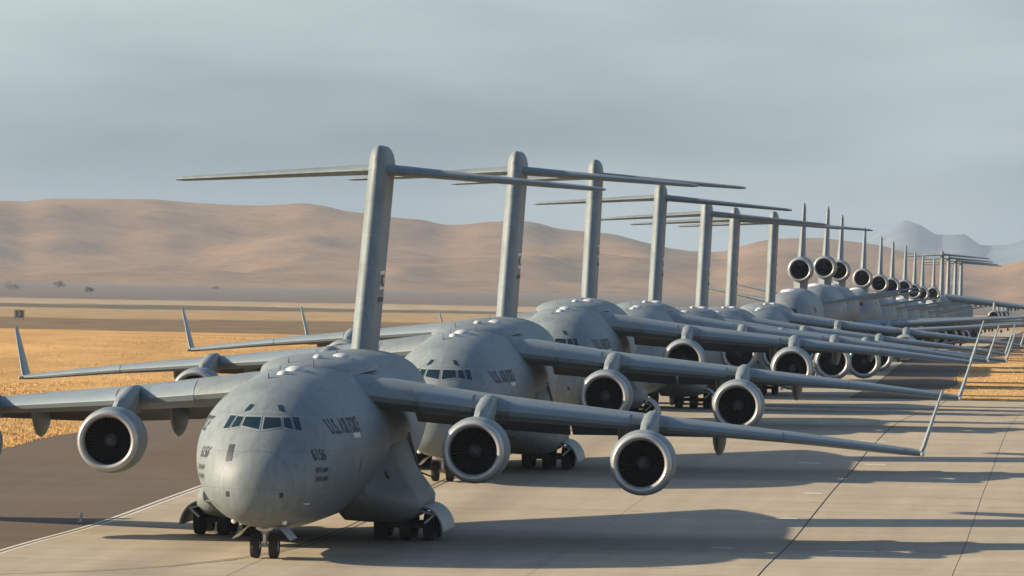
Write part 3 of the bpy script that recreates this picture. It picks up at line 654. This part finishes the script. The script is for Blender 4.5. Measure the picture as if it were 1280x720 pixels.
def make_all(proto, spots, labels, cat, group, ym, yn):
    for i, (x, y, h, bk) in enumerate(spots):
        o = proto if i == 0 else copy_tree(proto)
        seat(o, x, y, h, ym, yn, bk); tag(o, labels[i], cat, group)
make_all(transport, spots, LB, 'cargo plane', 'T-tail cargo planes at the head of the line', 24.9, 5.9)

# ------------------------------------------------------------------ three-engined tanker with an engine in the tail
def build_tanker():
    root = bpy.data.objects.new('tanker_plane', None); col.objects.link(root)
    B = Body([(0, 4.3, 4.3, 0), (.2, 3.75, 4.9, .55), (.8, 3.2, 5.6, 1.15), (1.8, 2.8, 6.4, 1.75), (3, 2.55, 7.15, 2.25), (5, 2.4, 7.9, 2.75), (7.5, 2.35, 8.3, 3.0), (10, 2.35, 8.37, 3.01), (33, 2.35, 8.37, 3.01), (38, 2.9, 8.37, 2.9), (43, 4.1, 8.3, 2.4), (48, 5.4, 8.0, 1.6), (51.5, 6.3, 7.5, .7), (52.5, 6.7, 7.1, .15)])
    fus = B.build('fuselage', M['grey'], root, 44, 70)
    for sx in (-1, 1):
        for q in ([(.05, 6.15), (.7, 6.15), (.65, 6.75), (.05, 6.78)], [(.76, 6.13), (1.3, 6.0), (1.15, 6.65), (.7, 6.75)]):
            B.pane([(sx*a, b) for a, b in q], M['glass'], fus, 'window_pane')
        side_text(B, sx, 'U.S. AIR FORCE', .9, 8.0, 6.2, fus)
    MB().loft([[(1.0*f*math.cos(a), 12+2.6*u, 8.3+.35*f*math.sin(a)) for a in [2*math.pi*q/16 for q in range(16)]] for u, f in ((0, .05), (.25, .7), (.5, 1), (.8, .8), (1, .05))]).build('antenna_fairing', M['white'], root)
    SEC = [(1.5, 16.2, 3.35, 11.6, .13, 3, .01), (3.2, 17.4, 3.45, 10.8, .13, 3, .01), (8.2, 21.4, 3.85, 8.0, .115, 2, .01), (16, 27.6, 4.4, 5.2, .105, 0, .01), (24.3, 34.4, 4.95, 2.9, .10, -1, .0), (25.1, 35.3, 5.0, 2.0, .06, -1, 0)]
    for sx in (-1, 1):
        wg = MB().loft([wing_ring(sx, s_) for s_ in SEC]).build('wing', M['grey'], root, 35)
        slat(sx, SEC, 4.2, 7.3, M['grey_light'], wg); slat(sx, SEC, 9.2, 23.8, M['grey_light'], wg)
        flap(sx, SEC, 3.6, 15.5, wg, drop=.1)
        for lat in (5.6, 11.5, 15.2):
            s_ = lerp_sec(SEC, lat); te = s_[1]+s_[3]; canoe(wg, sx*lat, te-3.2, te+1.1, s_[2]-.5, .22, .5, .1)
        engine(root, sx*8.2, 16.6, 2.5, 1.42, 4.6, 30)
        pylon(root, sx*8.2, [(3.3, 17.8, 24.5, .9), (3.8, 18.2, 25, 1), (4.3, 20.0, 25, 1), (4.55, 21.2, 24, .6)])
        HS = [(.6, 44.6, 6.25, 6.4, .1, 0, 0), (2, 45.4, 6.45, 5.8, .1, 0, 0), (10.6, 50.8, 8.0, 2.6, .09, 0, 0), (10.9, 51.2, 8.05, 2.0, .05, 0, 0)]
        hs = MB().loft([wing_ring(sx, s_) for s_ in HS]).build('horizontal_stabilizer', M['grey'], root, 35)
        flap(sx, HS, 2.2, 10.2, hs, .72, 0, 'elevator')
        for y in (27.2, 28.8):
            for lat in (4.6, 5.9): wheel(root, sx*lat, y, .62, .5)
        MB().tube((sx*5.25, 28, 3.2), (sx*5.25, 28, .62), .2).tube((sx*5.25, 27.1, .62), (sx*5.25, 28.9, .62), .14).build('main_gear_strut', M['grey_dark'], root)
        wheel(root, sx*.38, 6.6, .5, .36, 'nose_wheel')
    MB().tube((0, 6.6, 2.6), (0, 6.6, .5), .13).tube((-.4, 6.6, .5), (.4, 6.6, .5), .07).build('nose_gear_strut', M['white'], root)
    for lat in (-.45, .45): wheel(root, lat, 28.2, .6, .42)
    MB().tube((0, 28.2, 2.6), (0, 28.2, .6), .16).tube((-.5, 28.2, .6), (.5, 28.2, .6), .08).build('centre_gear_strut', M['grey_dark'], root)
    # tail engine: straight-through duct on a banjo fairing, fin on top
    te = engine(root, 0, 41.4, 10.35, 1.42, 10.2, 30, 'tail_engine', False, 3.2)
    MB().lathe([(9.0, 1.02), (11.0, .9), (12.0, .62), (11.9, .5)], 'y', (0, 41.4, 10.35), 30).build('exhaust_nozzle', M['exhaust'], te)
    MB().loft([lens(42.4, 51.0, 1.7, 7.0, 0), lens(42.6, 51.3, 1.5, 8.2, 0), lens(42.9, 51.5, 1.7, 9.4, 0)]).build('tail_engine_fairing', M['grey'], root, 50)
    rg = []
    for z, le, ch, f in ((10.8, 42.6, 8.6, 1.25), (11.9, 43.4, 8.2, 1.0), (14.5, 46.6, 6.1, 1), (17.3, 50.0, 3.9, 1), (17.7, 50.6, 3.0, .4)):
        rg.append([(t_*f, le+a, z) for a, t_ in foil(ch, .11)])
    MB().loft(rg).build('tail_fin', M['grey'], root, 40)
    MB().tube((0, 44, 4.2), (0, 52.5, 4.9), .2, .12).build('refuelling_boom', M['grey_dark'], root)
    return root
tanker = build_tanker()
kc = [(1003, 713), (1033, 775), (1051, 834), (1080, 904), (1101, 974), (1116, 1034), (1132, 1100), (1144, 1162), (1154, 1222), (1168, 1296)]
spots = []
for px, Yf in kc:
    x, y = by_fin(px, Yf, 47.5, R(4.6)); spots.append((x, y, R(4.6), 0))
ordn = ['first', 'second', 'third', 'fourth', 'fifth', 'sixth', 'seventh', 'eighth', 'ninth', 'tenth']
LB = ['first grey tanker behind the cargo planes, largest of the round tail engines'] + ['%s grey tanker with a tail engine, counted back from the cargo planes' % q for q in ordn[1:9]] + ['tenth and farthest grey tanker, its tail engine just before the tall far fins']
make_all(tanker, spots, LB, 'tanker plane', 'tankers with tail engines in the middle of the line', 28, 6.6)

# ------------------------------------------------------------------ very large T-tail airlifter at the far end
def build_heavy():
    root = bpy.data.objects.new('heavy_airlifter', None); col.objects.link(root)
    B = Body([(0, 3.6, 3.6, 0), (.3, 2.7, 4.8, .9), (1.2, 2.0, 6.0, 1.7), (3, 1.6, 7.6, 2.5), (6, 1.4, 9.4, 3.2), (10, 1.35, 10.0, 3.6), (40, 1.35, 10.0, 3.6), (48, 2.2, 9.9, 3.5), (56, 4.4, 9.5, 2.9), (64, 6.2, 9.1, 1.9), (69.5, 7.3, 8.7, .5), (70, 7.6, 8.4, .1)])
    fus = B.build('fuselage', M['grey'], root, 40, 60)
    for sx in (-1, 1):
        for q in ([(.06, 7.5), (.9, 7.5), (.8, 8.15), (.06, 8.2)], [(1.0, 7.45), (1.6, 7.35), (1.35, 8.0), (.9, 8.1)]):
            B.pane([(sx*a, b) for a, b in q], M['glass'], fus, 'window_pane')
    SEC = [(1.5, 20, 9.4, 14.5, .13, 2, .01), (3.6, 21, 9.2, 13.8, .13, 2, .01), (12, 25.4, 8.35, 10.0, .12, 1.5, .01), (19, 29.2, 7.6, 7.8, .115, 1, .01), (33, 36.8, 6.2, 4.6, .1, 0, 0), (33.9, 37.6, 6.1, 3.2, .05, 0, 0)]
    for sx in (-1, 1):
        wg = MB().loft([wing_ring(sx, s_) for s_ in SEC]).build('wing', M['grey'], root, 35)
        slat(sx, SEC, 4.6, 11, M['grey_light'], wg); slat(sx, SEC, 13, 32, M['grey_light'], wg)
        flap(sx, SEC, 4, 20, wg, drop=.1)
        for lat in (8, 15, 22):
            s_ = lerp_sec(SEC, lat); te = s_[1]+s_[3]; canoe(wg, sx*lat, te-4, te+1.2, s_[2]-.5, .25, .6, .1)
        for lat, le, z, zw in ((12, 18.8, 5.6, 8.35), (19, 22.8, 4.9, 7.6)):
            engine(root, sx*lat, le, z, 1.4, 5.2, 30)
            pylon(root, sx*lat, [(z+1.0, le+1.2, le+9.0, .9), (zw-.4, le+3.4, le+10, 1), (zw+.3, le+5.6, le+9, .8)])
        HS = [(.0, 63.3, 18.9, 6.4, .1, 0, 0), (10.1, 69.4, 18.2, 3.0, .09, 0, 0), (10.45, 69.9, 18.2, 2.2, .05, 0, 0)]
        MB().loft([wing_ring(sx, s_) for s_ in HS]).build('horizontal_stabilizer', M['grey'], root, 35)
        for y in (30, 31.8, 36, 37.8):
            for lat in (2.3, 3.4): wheel(root, sx*lat, y, .62, .5)
        MB().tube((sx*2.85, 31, 2.2), (sx*2.85, 31, .62), .25).tube((sx*2.85, 30, .62), (sx*2.85, 37.8, .62), .12).tube((sx*2.85, 36.9, 2.2), (sx*2.85, 36.9, .62), .25).build('main_gear_strut', M['grey_dark'], root)
        rg = []
        for k in range(15):
            u = k/14; f = max(.03, math.sin(math.pi*u))**.5
            rg.append([(sx*(2.6+1.75*f*math.cos(a)), 25+18*u, 2.4+1.35*f*math.sin(a)) for a in [2*math.pi*q/18 for q in range(18)]])
        MB().loft(rg).build('landing_gear_fairing', M['grey'], root, 50)
        for lat in (.4, 1.1): wheel(root, sx*lat, 8.0, .6, .4, 'nose_wheel')
    MB().tube((0, 8, 1.8), (0, 8, .6), .2).tube((-1.2, 8, .6), (1.2, 8, .6), .1).build('nose_gear_strut', M['white'], root)
    rg = []
    for z, le, ch in ((8.6, 56.0, 11.0), (12, 59.2, 9.4), (16, 62.6, 7.6), (18.8, 64.6, 6.6), (19.5, 65.4, 5.0), (19.7, 66.2, 3.2)):
        rg.append([(t_, le+a, z) for a, t_ in foil(ch, .13)])
    MB().loft(rg).build('tail_fin', M['grey'], root, 40)
    MB().loft([[(.5*f*math.cos(a), 61.8+11*u, 18.95+.55*f*math.sin(a)) for a in [2*math.pi*q/16 for q in range(16)]] for u, f in ((0, .04), (.15, .6), (.35, 1), (.7, .9), (1, .05))]).build('tail_bullet_fairing', M['grey'], root, 50)
    return root
heavy = build_heavy()
spots = []
for px, Yf in ((1178, 1420), (1186, 1500), (1195, 1580), (1202, 1660)):
    x, y = by_fin(px, Yf, 64, R(4.7)); spots.append((x, y, R(4.7), 0))
LB = ['nearest of the four huge T-tail airlifters at the far end of the line', 'second of the four huge T-tail airlifters at the far end', 'third of the four huge T-tail airlifters at the far end', 'farthest of the four huge T-tail airlifters, rightmost fin of all']
make_all(heavy, spots, LB, 'cargo plane', 'huge airlifters closing the line', 34, 8)

# ------------------------------------------------------------------ small things on the airfield
def g_at(px, py):
    rx, rz = ray(px, py); Y = 100.
    while Y < 20000:
        s_, t_ = st(rx*Y, Y)
        if rz*Y+CAMZ < gz(t_): break
        Y += .25
    return rx*Y, Y, gz(st(rx*Y, Y)[1])
def edge_light(px, py, label):
    x, y, z = g_at(px, py); r = bpy.data.objects.new('edge_light', None); col.objects.link(r); r.location = (x, y, z-.02)
    MB().lathe([(0, .16), (.03, .16), (.04, .05), (.24, .045), (.25, .09), (.29, .09)], 'z', (0, 0, 0), 14, True, True).build('post', M['paint'], r)
    MB().lathe([(.29, .075), (.34, .08), (.41, .06), (.44, .01)], 'z', (0, 0, 0), 14, False, True).build('lamp_globe', M['white'], r)
    tag(r, label, 'edge light', 'lights along the taxiway edge')
edge_light(101, 652, 'small white taxiway edge light on the brown shoulder, left of the nearest plane')
M['sign'] = mat('sign_board', (.30, .26, .19), .8); M['darkpost'] = mat('dark_post', (.06, .05, .04), .8)
x, y, z = g_at(24, 399); sg = bpy.data.objects.new('distance_sign', None); col.objects.link(sg); sg.location = (x, y, z)
MB().box((0, 0, 1.2), (2.3, .12, 1.9)).build('board', M['sign'], sg, 0); MB().box((-.8, .1, .3), (.1, .08, .8)).box((.8, .1, .3), (.1, .08, .8)).build('post', M['darkpost'], sg, 0)
v, f = text_mesh('13', 2.0); MB().add([(a-1.05, -.075, b+.52) for a, b, _ in v], f).build('number', M['black'], sg, 0, fix=False)
tag(sg, 'small distant sign reading 13 in the dry field at far left', 'sign')

# distant trees at the foot of the hills
M['leaf'] = mat('dusty_foliage', (.07, .075, .04), .9, vary=.4, vscale=.4); M['bark'] = mat('bark', (.12, .09, .06), .9)
def tree(px, py, h, wd, label, seed):
    x, y, z = g_at(px, py); rnd = random.Random(seed); r = bpy.data.objects.new('distant_tree', None); col.objects.link(r); r.location = (x, y, z-.1)
    tb = MB().tube((0, 0, 0), (.1, 0, h*.45), h*.035, h*.02, 7)
    for k in range(5):
        a = k*1.3+rnd.random(); tb.tube((.1, 0, h*(.25+.05*k)), (math.cos(a)*wd*.35, math.sin(a)*wd*.35, h*(.5+.07*k)), h*.015, h*.006, 5)
    tb.build('trunk', M['bark'], r)
    mb = MB()
    cl = [(rnd.uniform(-.5, .5)*wd, rnd.uniform(-.5, .5)*wd, h*rnd.uniform(.35, .85), rnd.uniform(.14, .26)*wd) for _ in range(11)]
    for k in range(900):
        c = rnd.choice(cl); d = Vector((rnd.gauss(0, 1), rnd.gauss(0, 1), rnd.gauss(0, .8))).normalized()*c[3]*rnd.uniform(.5, 1.05)
        p = Vector(c[:3])+d; q = Vector((rnd.gauss(0, 1), rnd.gauss(0, 1), rnd.gauss(0, 1))).normalized().to_track_quat('Z', 'Y'); s_ = h*rnd.uniform(.025, .05)
        mb.add([p+q @ Vector((s_*a, s_*b, 0)) for a, b in ((-1, -.6), (1, -.6), (1, .6), (-1, .6))], [(0, 1, 2, 3)])
    mb.build('crown', M['leaf'], r, 0, fix=False)
    tag(r, label, 'tree', 'lone trees on the far plain')
for i, (px, py, h, wd, lb) in enumerate([(112, 367, 4.5, 5, 'lone dark tree on the plain, above the pale field at far left'), (73, 361, 6, 9, 'broad dark tree left of the lone tree on the far plain'), (270, 362, 4, 6, 'dark tree on the far plain between the leftmost winglets'), (10, 362, 5, 16, 'long low clump of trees at the left picture edge')]):
    tree(px, py, h, wd, lb, 40+i)

# dry grass along the pavement edges
M['straw'] = mat('dry_straw', (.56, .35, .142), .95, vary=.25, vscale=.25, world=True, spec=.1)
def tufts(n, s0, s1, t0, t1, rnd, mb):
    for _ in range(n):
        s_ = s0+(s1-s0)*rnd.random()**1.6; t_ = t0+(t1-t0)*rnd.random(); x, y = xy(s_, t_); z = gz(t_)-.08
        if noise.noise(Vector((x*.13, y*.035, 0)))+rnd.random()*.5 < .12: continue
        for k in range(3):
            a = rnd.random()*math.pi; h = rnd.uniform(.06, .2)*(1.5 if rnd.random() < .06 else 1); wd = rnd.uniform(.015, .045); lx, ly = rnd.uniform(-.12, .12), rnd.uniform(-.12, .12)
            dx, dy = math.cos(a)*wd, math.sin(a)*wd; o = len(mb.v)
            mb.v += [(x-dx, y-dy, z), (x+dx, y+dy, z), (x+lx+dx*.2, y+ly, z+h)]; mb.f.append((o, o+1, o+2))
rnd = random.Random(3); mb = MB()
tufts(26000, -26.6, -62, 325, 560, rnd, mb); tufts(12000, -26.6, -90, 560, 900, rnd, mb); tufts(5000, 18.2, 52, 570, 800, rnd, mb)
tag(mb.build('dry_grass', M['straw'], None, 0, fix=False), kind='stuff')

# ------------------------------------------------------------------ haze
hm = bpy.data.materials.new('valley_haze'); hm.use_nodes = True; t = hm.node_tree; t.nodes.clear()
ho = N(t, 'ShaderNodeOutputMaterial'); pv = N(t, 'ShaderNodeVolumePrincipled'); pv.inputs['Color'].default_value = (.70, .82, .97, 1); pv.inputs['Density'].default_value = 3.5e-5; pv.inputs['Anisotropy'].default_value = .2
t.links.new(pv.outputs[0], ho.inputs['Volume'])
hz = MB().box((0, 9900, 115), (24000, 21000, 290)).build('haze', hm, None, 0); tag(hz, kind='stuff')
